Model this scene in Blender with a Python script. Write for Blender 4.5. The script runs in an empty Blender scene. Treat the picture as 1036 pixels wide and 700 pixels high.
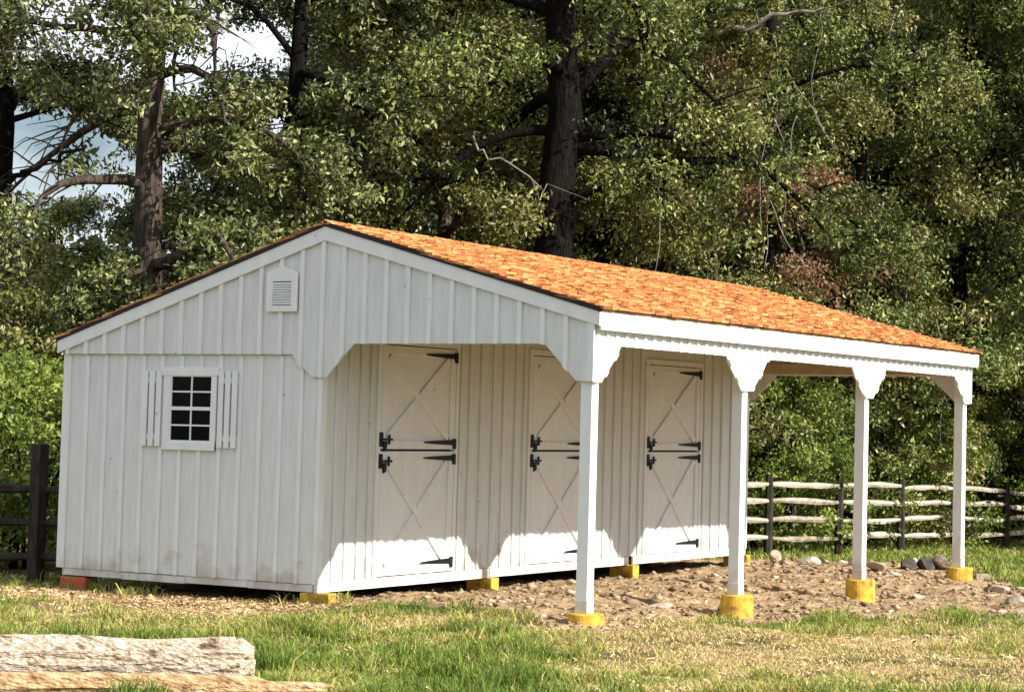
import bpy, math, random
import numpy as np
from mathutils import Vector
R = math.radians
SC = bpy.context.scene
COL = SC.collection
rnd = random.Random(7)
# ------------------------------------------------------------------ camera
CX, CY, CZ, YAW, PITCH, ROLL, F = 21.4076, -21.7099, 2.0932, 0.5019, 0.0608, 0.0222, 2299.05
PX, PY = 518 + 204.61, 350 - 59.37
FW = Vector((-math.sin(YAW) * math.cos(PITCH), math.cos(YAW) * math.cos(PITCH), math.sin(PITCH)))
RT0 = Vector((math.cos(YAW), math.sin(YAW), 0)); UP0 = RT0.cross(FW)
RT = RT0 * math.cos(ROLL) + UP0 * math.sin(ROLL); UP = UP0 * math.cos(ROLL) - RT0 * math.sin(ROLL)
CAM = Vector((CX, CY, CZ))
cd = bpy.data.cameras.new('camera'); cam = bpy.data.objects.new('camera', cd); COL.objects.link(cam)
from mathutils import Matrix
cam.matrix_world = Matrix(((RT.x, UP.x, -FW.x, CX), (RT.y, UP.y, -FW.y, CY), (RT.z, UP.z, -FW.z, CZ), (0, 0, 0, 1)))
cd.sensor_width = 36; cd.lens = F / 1036 * 36; cd.shift_x = -204.61 / 1036; cd.shift_y = -59.37 / 1036
cd.clip_start = .1; cd.clip_end = 2000
SC.camera = cam
# ------------------------------------------------------------------ light
SUN_EL, SUN_AZ = 32.0, 1.6          # azimuth measured from +X towards +Y
w = bpy.data.worlds.new('World'); SC.world = w; w.use_nodes = True
nt = w.node_tree; bg = nt.nodes['Background']
sky = nt.nodes.new('ShaderNodeTexSky'); sky.sky_type = 'NISHITA'; sky.sun_disc = False
sky.sun_elevation = R(SUN_EL); sky.sun_rotation = R(90 - SUN_AZ); sky.dust_density = 1.0
tc = nt.nodes.new('ShaderNodeTexCoord'); mp = nt.nodes.new('ShaderNodeMapping'); mp.inputs['Scale'].default_value = (1, 1, 2.2)
ns = nt.nodes.new('ShaderNodeTexNoise'); ns.inputs['Scale'].default_value = 5.5; ns.inputs['Detail'].default_value = 7
rp = nt.nodes.new('ShaderNodeValToRGB'); rp.color_ramp.elements[0].position = .36; rp.color_ramp.elements[1].position = .56
mx = nt.nodes.new('ShaderNodeMixRGB'); mx.inputs[2].default_value = (13, 13.8, 15.2, 1)
nt.links.new(tc.outputs['Generated'], mp.inputs['Vector']); nt.links.new(mp.outputs[0], ns.inputs['Vector'])
nt.links.new(ns.outputs['Fac'], rp.inputs[0]); nt.links.new(rp.outputs[0], mx.inputs[0]); nt.links.new(sky.outputs[0], mx.inputs[1])
nt.links.new(mx.outputs[0], bg.inputs[0]); bg.inputs[1].default_value = 0.052
sl = bpy.data.lights.new('sun', 'SUN'); so = bpy.data.objects.new('sun', sl); COL.objects.link(so)
sl.energy = 5.0; sl.angle = R(.5); sl.color = (1, .955, .89)
sd = Vector((math.cos(R(SUN_EL)) * math.cos(R(SUN_AZ)), math.cos(R(SUN_EL)) * math.sin(R(SUN_AZ)), math.sin(R(SUN_EL))))
so.rotation_euler = (-sd).to_track_quat('-Z', 'Y').to_euler(); so.location = (30, 0, 20)
SC.view_settings.view_transform = 'Standard'; SC.view_settings.look = 'None'
SC.view_settings.exposure = 0.80; SC.view_settings.gamma = 1
SC.render.resolution_x = 1024; SC.render.resolution_y = 691
SC.render.engine = 'CYCLES'


ORD = 'first second third fourth fifth sixth seventh eighth ninth tenth eleventh twelfth thirteenth fourteenth fifteenth sixteenth seventeenth eighteenth nineteenth'.split()
def at(px, py, D):
    return CAM + (FW + RT * ((px - PX) / F) - UP * ((py - PY) / F)) * D

# ------------------------------------------------------------------ helpers
def tag(o, label=None, cat=None, group=None, kind=None):
    if label: o['label'] = label
    if cat: o['category'] = cat
    if group: o['group'] = group
    if kind: o['kind'] = kind
    return o

def empty(name, loc=(0, 0, 0), rz=0):
    o = bpy.data.objects.new(name, None); COL.objects.link(o); o.location = loc; o.rotation_euler.z = rz
    o.empty_display_size = .3
    return o

class MB:
    def __init__(s): s.v = []; s.f = []; s.t = []; s.m = []; s.slot = 0
    def add(s, vs, fs, tint=None):
        n = len(s.v); s.v += [tuple(v) for v in vs]; s.f += [tuple(i + n for i in f) for f in fs]; s.m += [s.slot] * len(fs)
        s.t += [rnd.random() if tint is None else tint] * len(vs)
        return s
    def box(s, x0, x1, y0, y1, z0, z1, tint=None):
        v = [(x0, y0, z0), (x1, y0, z0), (x1, y1, z0), (x0, y1, z0), (x0, y0, z1), (x1, y0, z1), (x1, y1, z1), (x0, y1, z1)]
        return s.add(v, [(0, 3, 2, 1), (4, 5, 6, 7), (0, 1, 5, 4), (1, 2, 6, 5), (2, 3, 7, 6), (3, 0, 4, 7)], tint)
    def hexa(s, b, t, tint=None):      # bottom quad and top quad, both counter-clockwise
        return s.add(list(b) + list(t), [(0, 3, 2, 1), (4, 5, 6, 7), (0, 1, 5, 4), (1, 2, 6, 5), (2, 3, 7, 6), (3, 0, 4, 7)], tint)
    def prism(s, poly, axis, d0, d1, tint=None):   # poly in the plane across axis
        def mk(p, d): return (d, p[0], p[1]) if axis == 'x' else ((p[0], d, p[1]) if axis == 'y' else (p[0], p[1], d))
        n = len(poly)
        v = [mk(p, d0) for p in poly] + [mk(p, d1) for p in poly]
        f = [tuple(range(n)), tuple(range(2 * n - 1, n - 1, -1))] + [(i, i + n, (i + 1) % n + n, (i + 1) % n) for i in range(n)]
        return s.add(v, f, tint)
    def tube(s, path, rad, n=8, tint=None, rough=0, cap=True):
        path = [Vector(p) for p in path]; vs = []; fs = []
        prev = None
        for i, p in enumerate(path):
            d = (path[min(i + 1, len(path) - 1)] - path[max(i - 1, 0)]).normalized()
            a = d.cross(Vector((0, 0, 1)) if abs(d.z) < .9 else Vector((1, 0, 0))).normalized() if prev is None else (prev - d * prev.dot(d)).normalized()
            prev = a; b = d.cross(a)
            for k in range(n):
                t = 2 * math.pi * k / n; r = rad[i] * (1 + (rnd.uniform(-rough, rough) if rough else 0))
                vs.append(p + a * math.cos(t) * r + b * math.sin(t) * r)
        for i in range(len(path) - 1):
            for k in range(n):
                fs.append((i * n + k, i * n + (k + 1) % n, (i + 1) * n + (k + 1) % n, (i + 1) * n + k))
        if cap: fs += [tuple(range(n - 1, -1, -1)), tuple(range((len(path) - 1) * n, len(path) * n))]
        return s.add(vs, fs, tint)
    def build(s, name, mat, parent=None, smooth=False, bevel=0, warp=None):
        me = bpy.data.meshes.new(name)
        v = [warp(p) for p in s.v] if warp else s.v
        me.from_pydata(v, [], s.f)
        at_ = me.attributes.new('tint', 'FLOAT', 'POINT'); at_.data.foreach_set('value', s.t)
        for q in (mat if isinstance(mat, list) else [mat]): me.materials.append(q)
        me.polygons.foreach_set('material_index', s.m); me.update()
        import bmesh
        bm = bmesh.new(); bm.from_mesh(me); bmesh.ops.recalc_face_normals(bm, faces=bm.faces); bm.to_mesh(me); bm.free()
        if smooth: me.polygons.foreach_set('use_smooth', [True] * len(me.polygons))
        o = bpy.data.objects.new(name, me); COL.objects.link(o)
        if parent: o.parent = parent
        if bevel:
            m = o.modifiers.new('bevel', 'BEVEL'); m.width = bevel; m.segments = 2; m.limit_method = 'ANGLE'
        return o

def np_mesh(name, V, Fc, nper, mat, tint=None, parent=None, smooth=False):
    me = bpy.data.meshes.new(name); n = len(Fc)
    me.vertices.add(len(V)); me.vertices.foreach_set('co', np.ascontiguousarray(V, dtype=np.float32).ravel())
    me.loops.add(n * nper); me.loops.foreach_set('vertex_index', np.ascontiguousarray(Fc, dtype=np.int32).ravel())
    me.polygons.add(n); me.polygons.foreach_set('loop_start', np.arange(0, n * nper, nper, dtype=np.int32))
    if smooth: me.polygons.foreach_set('use_smooth', np.ones(n, dtype=bool))
    if tint is not None:
        a = me.attributes.new('tint', 'FLOAT', 'POINT'); a.data.foreach_set('value', np.ascontiguousarray(tint, dtype=np.float32))
    me.update(calc_edges=True); me.materials.append(mat)
    o = bpy.data.objects.new(name, me); COL.objects.link(o)
    if parent: o.parent = parent
    return o

# numpy value noise
_tab = np.random.RandomState(3).rand(256, 256)
def vnoise(x, y):
    xi = np.floor(x).astype(int); yi = np.floor(y).astype(int); fx = x - xi; fy = y - yi
    fx = fx * fx * (3 - 2 * fx); fy = fy * fy * (3 - 2 * fy)
    g = lambda a, b: _tab[a % 256, b % 256]
    return (g(xi, yi) * (1 - fx) + g(xi + 1, yi) * fx) * (1 - fy) + (g(xi, yi + 1) * (1 - fx) + g(xi + 1, yi + 1) * fx) * fy
def fbm(x, y, o=4):
    s = 0; a = .5
    for i in range(o): s = s + a * vnoise(x * 2 ** i + 17 * i, y * 2 ** i + 31 * i); a *= .5
    return s

# ------------------------------------------------------------------ materials
def mat(name, ramp, rough=.7, scale=3, stretch=(1, 1, 1), tintw=0., bump=.2, bscale=40, bdist=.01, spec=.3, detail=5, coord='Object', trans=0., emis=None):
    m = bpy.data.materials.new(name); m.use_nodes = True; t = m.node_tree; N = t.nodes; L = t.links
    b = N['Principled BSDF']; b.inputs['Roughness'].default_value = rough; b.inputs['Specular IOR Level'].default_value = spec
    tc = N.new('ShaderNodeTexCoord'); mp = N.new('ShaderNodeMapping'); mp.inputs['Scale'].default_value = stretch
    L.new(tc.outputs[coord], mp.inputs[0])
    no = N.new('ShaderNodeTexNoise'); no.inputs['Scale'].default_value = scale; no.inputs['Detail'].default_value = detail
    L.new(mp.outputs[0], no.inputs['Vector'])
    fac = no.outputs['Fac']
    if tintw:
        at_ = N.new('ShaderNodeAttribute'); at_.attribute_name = 'tint'
        mm = N.new('ShaderNodeMix'); mm.data_type = 'FLOAT'; mm.inputs[0].default_value = tintw
        L.new(fac, mm.inputs[2]); L.new(at_.outputs['Fac'], mm.inputs[3]); fac = mm.outputs[0]
    r = N.new('ShaderNodeValToRGB'); el = r.color_ramp.elements
    while len(el) < len(ramp): el.new(.5)
    for e, (p, c) in zip(el, ramp): e.position = p; e.color = (*c, 1)
    L.new(fac, r.inputs[0]); L.new(r.outputs[0], b.inputs['Base Color'])
    if bump:
        n2 = N.new('ShaderNodeTexNoise'); n2.inputs['Scale'].default_value = bscale; n2.inputs['Detail'].default_value = 4
        L.new(mp.outputs[0], n2.inputs['Vector'])
        bp = N.new('ShaderNodeBump'); bp.inputs['Strength'].default_value = bump; bp.inputs['Distance'].default_value = bdist
        L.new(n2.outputs['Fac'], bp.inputs['Height']); L.new(bp.outputs[0], b.inputs['Normal'])
    if trans:
        tr = N.new('ShaderNodeBsdfTranslucent'); ms = N.new('ShaderNodeMixShader'); ms.inputs[0].default_value = trans
        L.new(r.outputs[0], tr.inputs[0]); L.new(b.outputs[0], ms.inputs[1]); L.new(tr.outputs[0], ms.inputs[2])
        L.new(ms.outputs[0], N['Material Output'].inputs[0])
    m['ramp'] = r.name
    return m

def white_paint(name, c0, c1, stretch):
    m = mat(name, [(.3, c0), (.7, c1)], rough=.6, scale=5, stretch=stretch, bump=.35, bscale=60, bdist=.004, spec=.25)
    t = m.node_tree; N = t.nodes; L = t.links; b = N['Principled BSDF']; r = N[m['ramp']]
    tc = N.new('ShaderNodeTexCoord'); vo = N.new('ShaderNodeTexVoronoi'); vo.inputs['Scale'].default_value = 2.6
    L.new(tc.outputs['Object'], vo.inputs['Vector'])
    rr = N.new('ShaderNodeValToRGB'); rr.color_ramp.elements[0].position = .035; rr.color_ramp.elements[0].color = (.62, .62, .62, 1); rr.color_ramp.elements[1].position = .06
    L.new(vo.outputs['Distance'], rr.inputs[0])
    mu = N.new('ShaderNodeMixRGB'); mu.blend_type = 'MULTIPLY'; mu.inputs[0].default_value = 1
    L.new(r.outputs[0], mu.inputs[1]); L.new(rr.outputs[0], mu.inputs[2])
    sx_ = N.new('ShaderNodeSeparateXYZ'); L.new(tc.outputs['Object'], sx_.inputs[0])
    n3 = N.new('ShaderNodeTexNoise'); n3.inputs['Scale'].default_value = 3.5; n3.inputs['Detail'].default_value = 8; L.new(tc.outputs['Object'], n3.inputs['Vector'])
    ma = N.new('ShaderNodeMapRange'); ma.inputs[1].default_value = .75; ma.inputs[2].default_value = .05; ma.inputs[3].default_value = -.22; ma.inputs[4].default_value = .12; L.new(sx_.outputs['Z'], ma.inputs[0])
    ad = N.new('ShaderNodeMath'); ad.operation = 'ADD'; L.new(ma.outputs[0], ad.inputs[0]); L.new(n3.outputs['Fac'], ad.inputs[1])
    r3 = N.new('ShaderNodeValToRGB'); r3.color_ramp.elements[0].position = .48; r3.color_ramp.elements[0].color = (0, 0, 0, 1); r3.color_ramp.elements[1].position = .72; r3.color_ramp.elements[1].color = (.6, .6, .6, 1); L.new(ad.outputs[0], r3.inputs[0])
    m3 = N.new('ShaderNodeMixRGB'); m3.inputs[2].default_value = (.42, .34, .25, 1); L.new(r3.outputs[0], m3.inputs[0]); L.new(mu.outputs[0], m3.inputs[1]); L.new(m3.outputs[0], b.inputs['Base Color'])
    return m
M = {}
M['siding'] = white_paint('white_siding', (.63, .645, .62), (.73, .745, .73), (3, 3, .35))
M['batten'] = white_paint('skylit_batten', (.70, .72, .715), (.79, .81, .80), (3, 3, .35))  # whiter and cooler than the siding: caught sky light painted in
M['trim'] = white_paint('white_trim', (.73, .74, .73), (.80, .81, .80), (1.5, 1.5, .5))
M['shingle'] = mat('cedar_shingle', [(.15, (.18, .055, .022)), (.36, (.40, .15, .048)), (.60, (.54, .235, .08)), (.88, (.70, .40, .18))], rough=.8, scale=7, stretch=(2, 1, 1), tintw=.52, bump=.4, bscale=50)
M['rafter'] = mat('rafter_wood', [(.3, (.42, .31, .17)), (.7, (.55, .42, .25))], rough=.8, scale=6, bump=.2)
M['black'] = mat('black_iron', [(.3, (.004, .004, .005)), (.7, (.009, .009, .010))], rough=.55, scale=8, bump=.1, spec=.3)
M['edge'] = mat('rake_shade_brown', [(.3, (.012, .007, .005)), (.7, (.025, .014, .010))], rough=.6)  # dark brown that paints in the shade on the shingle ends
M['dark'] = mat('dark_interior', [(.3, (.02, .018, .015)), (.7, (.035, .03, .025))], rough=.9)
M['yellow'] = mat('yellow_footing', [(.30, (.22, .13, .05)), (.42, (.50, .29, .04)), (.58, (.66, .42, .05)), (.75, (.72, .55, .18))], rough=.85, scale=9, bump=.3, bscale=30)
M['redyellow'] = mat('rusty_footing', [(.35, (.30, .20, .05)), (.55, (.42, .10, .04)), (.8, (.50, .14, .06))], rough=.8, scale=4, bump=.3, bscale=30)
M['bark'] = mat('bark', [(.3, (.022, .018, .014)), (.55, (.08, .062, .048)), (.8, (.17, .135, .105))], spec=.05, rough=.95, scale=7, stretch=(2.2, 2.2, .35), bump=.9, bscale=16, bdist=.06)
M['shadebark'] = mat('shaded_bark', [(.3, (.005, .004, .0035)), (.6, (.013, .011, .009)), (.85, (.032, .028, .024))], spec=.05, rough=.95, scale=8, stretch=(2.5, 2.5, .4), bump=.9, bscale=16, bdist=.06)  # near-black bark: the shade on the trunks is put into the colour
M['deadwood'] = mat('bleached_deadwood', [(.3, (.13, .11, .09)), (.7, (.30, .27, .23))], rough=.9, scale=9, bump=.4)
M['rail'] = mat('weathered_rail', [(.3, (.20, .16, .11)), (.5, (.37, .32, .24)), (.75, (.52, .47, .38))], rough=.9, scale=5, stretch=(1, 1, 2.5), tintw=.25, bump=.7, bscale=24, bdist=.03)
M['postwood'] = mat('shade_toned_post', [(.3, (.018, .015, .012)), (.7, (.06, .05, .04))], spec=.1, rough=.9, scale=8, stretch=(2, 2, .5), bump=.6, bscale=24)  # darkened wood: shade on the left fence is put into the colour
M['logwood'] = mat('peeled_log', [(.30, (.10, .065, .04)), (.38, (.34, .25, .17)), (.46, (.58, .48, .36)), (.52, (.34, .25, .165)), (.60, (.62, .53, .42)), (.8, (.72, .66, .57))], rough=.9, scale=7, stretch=(.45, 1.6, 2.6), bump=1, bscale=14, bdist=.06, detail=9)
M['splitwood'] = mat('split_wood', [(.30, (.12, .055, .025)), (.42, (.40, .24, .11)), (.55, (.56, .38, .19)), (.72, (.64, .49, .31))], rough=.85, scale=7, stretch=(.3, 2.2, 3), bump=1, bscale=15, bdist=.05, detail=9)
M['rock'] = mat('fieldstone', [(.3, (.20, .15, .11)), (.55, (.45, .36, .27)), (.8, (.62, .54, .44))], rough=.9, scale=4, tintw=.35, bump=.8, bscale=12, bdist=.03)
M['clod'] = mat('dirt_clod', [(.0, (.13, .08, .045)), (.5, (.33, .23, .135)), (1, (.54, .44, .30))], rough=.95, scale=4, tintw=.6, bump=.6, bscale=20)
M['litter'] = mat('leaf_litter', [(.0, (.22, .11, .05)), (.5, (.52, .34, .17)), (1, (.72, .58, .36))], rough=.8, scale=4, tintw=.8, bump=0)
M['grass'] = mat('grass_blades', [(.0, (.09, .15, .02)), (.25, (.18, .26, .035)), (.5, (.36, .37, .08)), (.72, (.56, .46, .17)), (1, (.72, .53, .27))], rough=.6, scale=1, tintw=.97, bump=0, trans=.3)
M['hangleaf'] = mat('oak_leaves', [(.0, (.015, .024, .007)), (.42, (.085, .108, .028)), (.70, (.25, .28, .10)), (1, (.42, .42, .20))], rough=.34, scale=.5, tintw=.85, bump=0, trans=.2, spec=.35)
M['yelleaf'] = mat('turning_leaves', [(.0, (.022, .028, .007)), (.42, (.145, .15, .035)), (.72, (.26, .255, .075)), (1, (.48, .40, .20))], rough=.4, scale=.5, tintw=.85, bump=0, trans=.22, spec=.35)
M['greenleaf'] = mat('green_leaves', [(.0, (.015, .026, .007)), (.42, (.090, .120, .025)), (.70, (.26, .30, .080)), (1, (.42, .42, .15))], rough=.4, scale=.5, tintw=.85, bump=0, trans=.22, spec=.35)
M['shadeleaf'] = mat('shaded_leaves', [(.0, (.012, .02, .006)), (.5, (.05, .07, .018)), (1, (.16, .18, .05))], rough=.45, scale=.5, tintw=.85, bump=0, trans=.25, spec=.4)  # darker leaves: shade deep in the wood is put into the colour
M['brightleaf'] = mat('young_leaves', [(.0, (.06, .10, .015)), (.5, (.20, .27, .045)), (1, (.46, .47, .12))], rough=.42, scale=.5, tintw=.85, bump=0, trans=.35, spec=.4)
M['rustleaf'] = mat('rusty_leaves', [(.0, (.10, .06, .02)), (.5, (.26, .14, .07)), (1, (.42, .27, .16))], rough=.5, scale=.5, tintw=.85, bump=0, trans=.3, spec=.3)
g = bpy.data.materials.new('window_glass'); g.use_nodes = True; b = g.node_tree.nodes['Principled BSDF']
b.inputs['Base Color'].default_value = (.005, .006, .005, 1); b.inputs['Roughness'].default_value = .06; b.inputs['Specular IOR Level'].default_value = .03
M['glass'] = g

# ------------------------------------------------------------------ barn dimensions
W, E, B, LEN = 4.131, 7.968, 3.658, 10.974
RX, RZ = 4.188, 4.361
OVR, OVL, OG, EG = .128, .096, .056, .123
def rtop(x): return RZ - .2685 * (x - RX) if x > RX else RZ - .3184 * (RX - x)

# ------------------------------------------------------------------ ground
CTL = [(0, 0, -.2), (2, 0, -.19), (4.1, 0, -.18), (8, -.3, -.16), (8.3, 3.6, -.36), (8.3, 7.3, -.32), (8.2, 11, -.19), (4.3, 1.5, -.12), (4.2, 3.6, -.18),
       (4.2, 7.3, -.20), (4.3, 11, -.15), (6.2, 1.5, -.05), (6.2, 5, -.10), (6.2, 9, -.13), (2, 3, -.25), (2, 8, -.25), (4, -6, -.2), (10, -6, -.2),
       (11, -1, -.28), (11, 4, -.30), (10.5, 9, -.22), (9, 13, -.2), (6, 13, -.17), (3, 14.5, -.2)]
CA = np.array(CTL)
def fence_pt(px, py, D): return at(px, py, D)
FP = [fence_pt(777, 553, 42.0), fence_pt(848, 552, 44.6), fence_pt(911, 551, 47.3), fence_pt(966, 549.5, 50.0), fence_pt(1017, 547.5, 52.6), fence_pt(1064, 546, 55.2)]
def gz(X, Y):
    X = np.asarray(X, float); Y = np.asarray(Y, float)
    sw = np.full(X.shape, .02); s = np.full(X.shape, -.2 * .02)
    for cx, cy, cz in CA:
        k = np.exp(-((X - cx) ** 2 + (Y - cy) ** 2) / (2 * 1.1 ** 2)); sw = sw + k; s = s + k * cz
    z = s / sw
    # the land falls away gently beyond the barn on the right
    D = (X - CX) * FW.x + (Y - CY) * FW.y
    fall = np.clip((D - 38) / 14, 0, 1.2)
    z = z - fall * .50 * (1 / (1 + np.exp(-(X - 0) / 1.5)))
    return z
def inpoly(X, Y, poly):
    c = np.zeros(X.shape, bool); n = len(poly)
    for i in range(n):
        x1, y1 = poly[i]; x2, y2 = poly[(i + 1) % n]
        k = ((y1 > Y) != (y2 > Y)) & (X < (x2 - x1) * (Y - y1) / ((y2 - y1) or 1e-9) + x1); c ^= k
    return c
def gpt(px, py, z=-.2):
    d = FW + RT * ((px - PX) / F) - UP * ((py - PY) / F); t = (z - CZ) / d.z; p = CAM + d * t; return (p.x, p.y)
DIRT = [gpt(335, 606, -.15), gpt(360, 612, -.15), gpt(430, 615, -.12), gpt(510, 619, -.12), gpt(565, 634, -.15), gpt(615, 644, -.2), gpt(660, 634, -.25), gpt(720, 628, -.27), gpt(770, 629, -.3),
        gpt(830, 622, -.3), gpt(900, 626, -.28), gpt(960, 619, -.27), gpt(1036, 624, -.27), gpt(1110, 618, -.27), gpt(1090, 601, -.25), gpt(1036, 602, -.25), gpt(1003, 586, -.22), gpt(975, 572, -.2), gpt(900, 571, -.2), gpt(835, 568, -.2), gpt(760, 562, -.18), (2.5, 12), (.2, 10.8), (.2, .25), (4, .15)]
def dist_edge(X, Y, poly):
    d = np.full(X.shape, 1e9); n = len(poly)
    for i in range(n):
        x1, y1 = poly[i]; x2, y2 = poly[(i + 1) % n]; dx, dy = x2 - x1, y2 - y1; L2 = dx * dx + dy * dy + 1e-9
        t = np.clip(((X - x1) * dx + (Y - y1) * dy) / L2, 0, 1); d = np.minimum(d, np.hypot(X - x1 - t * dx, Y - y1 - t * dy))
    return d
def dirtmask(X, Y):
    d = dist_edge(X, Y, DIRT); s = np.where(inpoly(X, Y, DIRT), d, -d)
    s = s + (fbm(X * 1.3, Y * 1.3) - .47) * 1.1
    return np.clip(s / .25 + .5, 0, 1)
def dirtbump(X, Y):
    m = dirtmask(X, Y)
    return m * ((fbm(X * 2.2 + 5, Y * 2.2) - .47) * .12 + (fbm(X * 8, Y * 8 + 9) - .47) * .13)
def right_(ux): return np.clip((ux - 430) / 200, 0, 1)
def dryness(X, Y):
    """0 green .. 1 straw"""
    lat = (X - CX) * RT0.x + (Y - CY) * RT0.y; D = (X - CX) * FW.x + (Y - CY) * FW.y
    ux = PX + F * lat / D                                   # across the view
    left = 1 - right_(ux)
    band = np.exp(-((Y + 1.0) / .95) ** 2) * np.clip((5.5 - X) / 1.5, 0, 1)
    lush = np.exp(-(((ux - 500) / 90) ** 2 + ((D - 19.6) / 2.2) ** 2))
    d = .22 + .75 * band - .55 * lush + .66 * right_(ux) * np.exp(-((D - 24.0) / 4.2) ** 2) + .22 * left * np.exp(-((D - 25.5) / 2.0) ** 2)
    d = np.where(D > 34, .30, d)
    d = d + (fbm(X * .9, Y * .9 + 40) - .47) * 1.2 + (fbm(X * 3.1, Y * 3.1 + 4) - .47) * 1.1
    return np.clip(d, 0, 1)
xs = np.concatenate([-np.geomspace(300, 4, 26)[:-1] + 0, np.arange(-4, 3, .25), np.arange(3, 14.5, .07), np.arange(14.5, 24, .4), 24 + np.geomspace(.5, 300, 24)])
ys = np.concatenate([-np.geomspace(300, 12, 22)[:-1], np.arange(-12, -1.5, .2), np.arange(-1.5, 14, .07), np.arange(14, 40, .5), 40 + np.geomspace(.6, 300, 24)])
GX, GY = np.meshgrid(xs, ys, indexing='ij')
GZ = gz(GX, GY) + dirtbump(GX, GY) + (fbm(GX * .8, GY * .8) - .47) * .05
nx, ny = GX.shape; idx = np.arange(nx * ny).reshape(nx, ny)
Fq = np.stack([idx[:-1, :-1], idx[1:, :-1], idx[1:, 1:], idx[:-1, 1:]], -1).reshape(-1, 4)
gm = bpy.data.materials.new('ground'); gm.use_nodes = True; t = gm.node_tree; N = t.nodes; L = t.links; b = N['Principled BSDF']; b.inputs['Roughness'].default_value = .95; b.inputs['Specular IOR Level'].default_value = .1
def ramp(stops, src):
    r = N.new('ShaderNodeValToRGB'); el = r.color_ramp.elements
    while len(el) < len(stops): el.new(.5)
    for e, (p, c) in zip(el, stops): e.position = p; e.color = (*c, 1)
    L.new(src, r.inputs[0]); return r.outputs[0]
def nnoise(s, d=6):
    n = N.new('ShaderNodeTexNoise'); n.inputs['Scale'].default_value = s; n.inputs['Detail'].default_value = d
    tcn = N.new('ShaderNodeTexCoord'); L.new(tcn.outputs['Object'], n.inputs['Vector']); return n.outputs['Fac']
dirtc = ramp([(.3, (.13, .08, .04)), (.42, (.28, .185, .10)), (.55, (.39, .27, .15)), (.68, (.46, .34, .21)), (.8, (.56, .46, .32))], nnoise(5.5, 9))
soilc = ramp([(.35, (.05, .05, .018)), (.55, (.16, .13, .055)), (.75, (.36, .27, .14))], nnoise(6, 8))
am = N.new('ShaderNodeAttribute'); am.attribute_name = 'dirt'; mxx = N.new('ShaderNodeMixRGB')
L.new(am.outputs['Fac'], mxx.inputs[0]); L.new(soilc, mxx.inputs[1]); L.new(dirtc, mxx.inputs[2]); L.new(mxx.outputs[0], b.inputs['Base Color'])
bp = N.new('ShaderNodeBump'); bp.inputs['Strength'].default_value = .9; bp.inputs['Distance'].default_value = .05; L.new(nnoise(17, 8), bp.inputs['Height']); L.new(bp.outputs[0], b.inputs['Normal'])
ground = np_mesh('ground', np.stack([GX, GY, GZ], -1).reshape(-1, 3), Fq, 4, gm, smooth=True)
a = ground.data.attributes.new('dirt', 'FLOAT', 'POINT'); a.data.foreach_set('value', dirtmask(GX, GY).astype(np.float32).ravel())
tag(ground, kind='structure')
def gh(x, y):
    return float(gz(np.array([x]), np.array([y]))[0] + dirtbump(np.array([x]), np.array([y]))[0] + (fbm(np.array([x * .8]), np.array([y * .8]))[0] - .47) * .05)

# ------------------------------------------------------------------ barn
def warp(p):
    x, y, z = p
    k = 1 + .012 * min(max(x / E, 0), 1) - .030 * min(max(y / LEN, -.05), 1.05)
    return (x, y, 1.3 + (z - 1.3) * k)
barn = empty('horse_barn')
tag(barn, 'white board and batten horse barn with open porch on posts and orange cedar shingle roof', 'barn')
def part(mb, name, m, parent=barn, bevel=.004, smooth=False):
    return mb.build(name, [M[q] for q in m] if isinstance(m, list) else M[m], parent, smooth=smooth, bevel=bevel, warp=warp)
BW, BT = .062, .032
# lower gable wall (front), siding z .10 up
f = MB(); f.box(0, W - .012, 0, .05, .10, 2.95)
x = .06
while x < W - .15:
    f.slot = 1; f.box(x - BW / 2, x + BW / 2, -.021, -.0005, .098, 2.82); x += .3155
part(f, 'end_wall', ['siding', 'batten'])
f = MB(); x0 = .07
for x1, dz in ((1.05, .004), (2.1, -.003), (3.1, .006), (W - .03, 0)):
    f.box(x0, x1 - .006, .012, .04, .004 + dz, .094 + dz); x0 = x1
part(f, 'skirt_board', 'siding')
# upper gable panel with bracket cut-outs
def gable_panel(y0, y1, side):
    low = [(-.0, 2.833), (3.715, 2.833), (3.80, 2.72), (3.90, 2.66), (4.02, 2.56), (4.24, 2.56), (4.64, 2.96), (7.335, 2.96), (7.775, 2.545), (E + .024, 2.545)]
    top = [(E + .024, rtop(E + .024) - .10), (RX, RZ - .10), (0, rtop(0) - .10)]
    f = MB(); f.prism(low + top, 'y', y0, y1); f.slot = 1
    x = .06
    yb0, yb1 = (y0 - BT, y0 - .0005) if side < 0 else (y1 + .0005, y1 + BT)
    def lowz(x):
        for (a, za), (b_, zb) in zip(low, low[1:]):
            if a <= x <= b_: return za + (zb - za) * (x - a) / (b_ - a + 1e-9)
        return 2.6
    while x < E - .08:
        xa, xb = x - BW / 2, min(x + BW / 2, E)
        f.prism([(xa, lowz(max(xa, .001)) - .004), (xb, lowz(xb) - .004), (xb, rtop(xb) - .12), (xa, rtop(xa) - .12)], 'y', yb0, yb1)
        x += .3155
    f.box(E - .045, E + .047, yb0, yb1, 2.541, rtop(E) - .12)
    return f
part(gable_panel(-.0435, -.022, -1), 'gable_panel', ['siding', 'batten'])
part(gable_panel(LEN + .022, LEN + .046, 1), 'gable_panel', ['siding', 'batten'])
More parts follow.
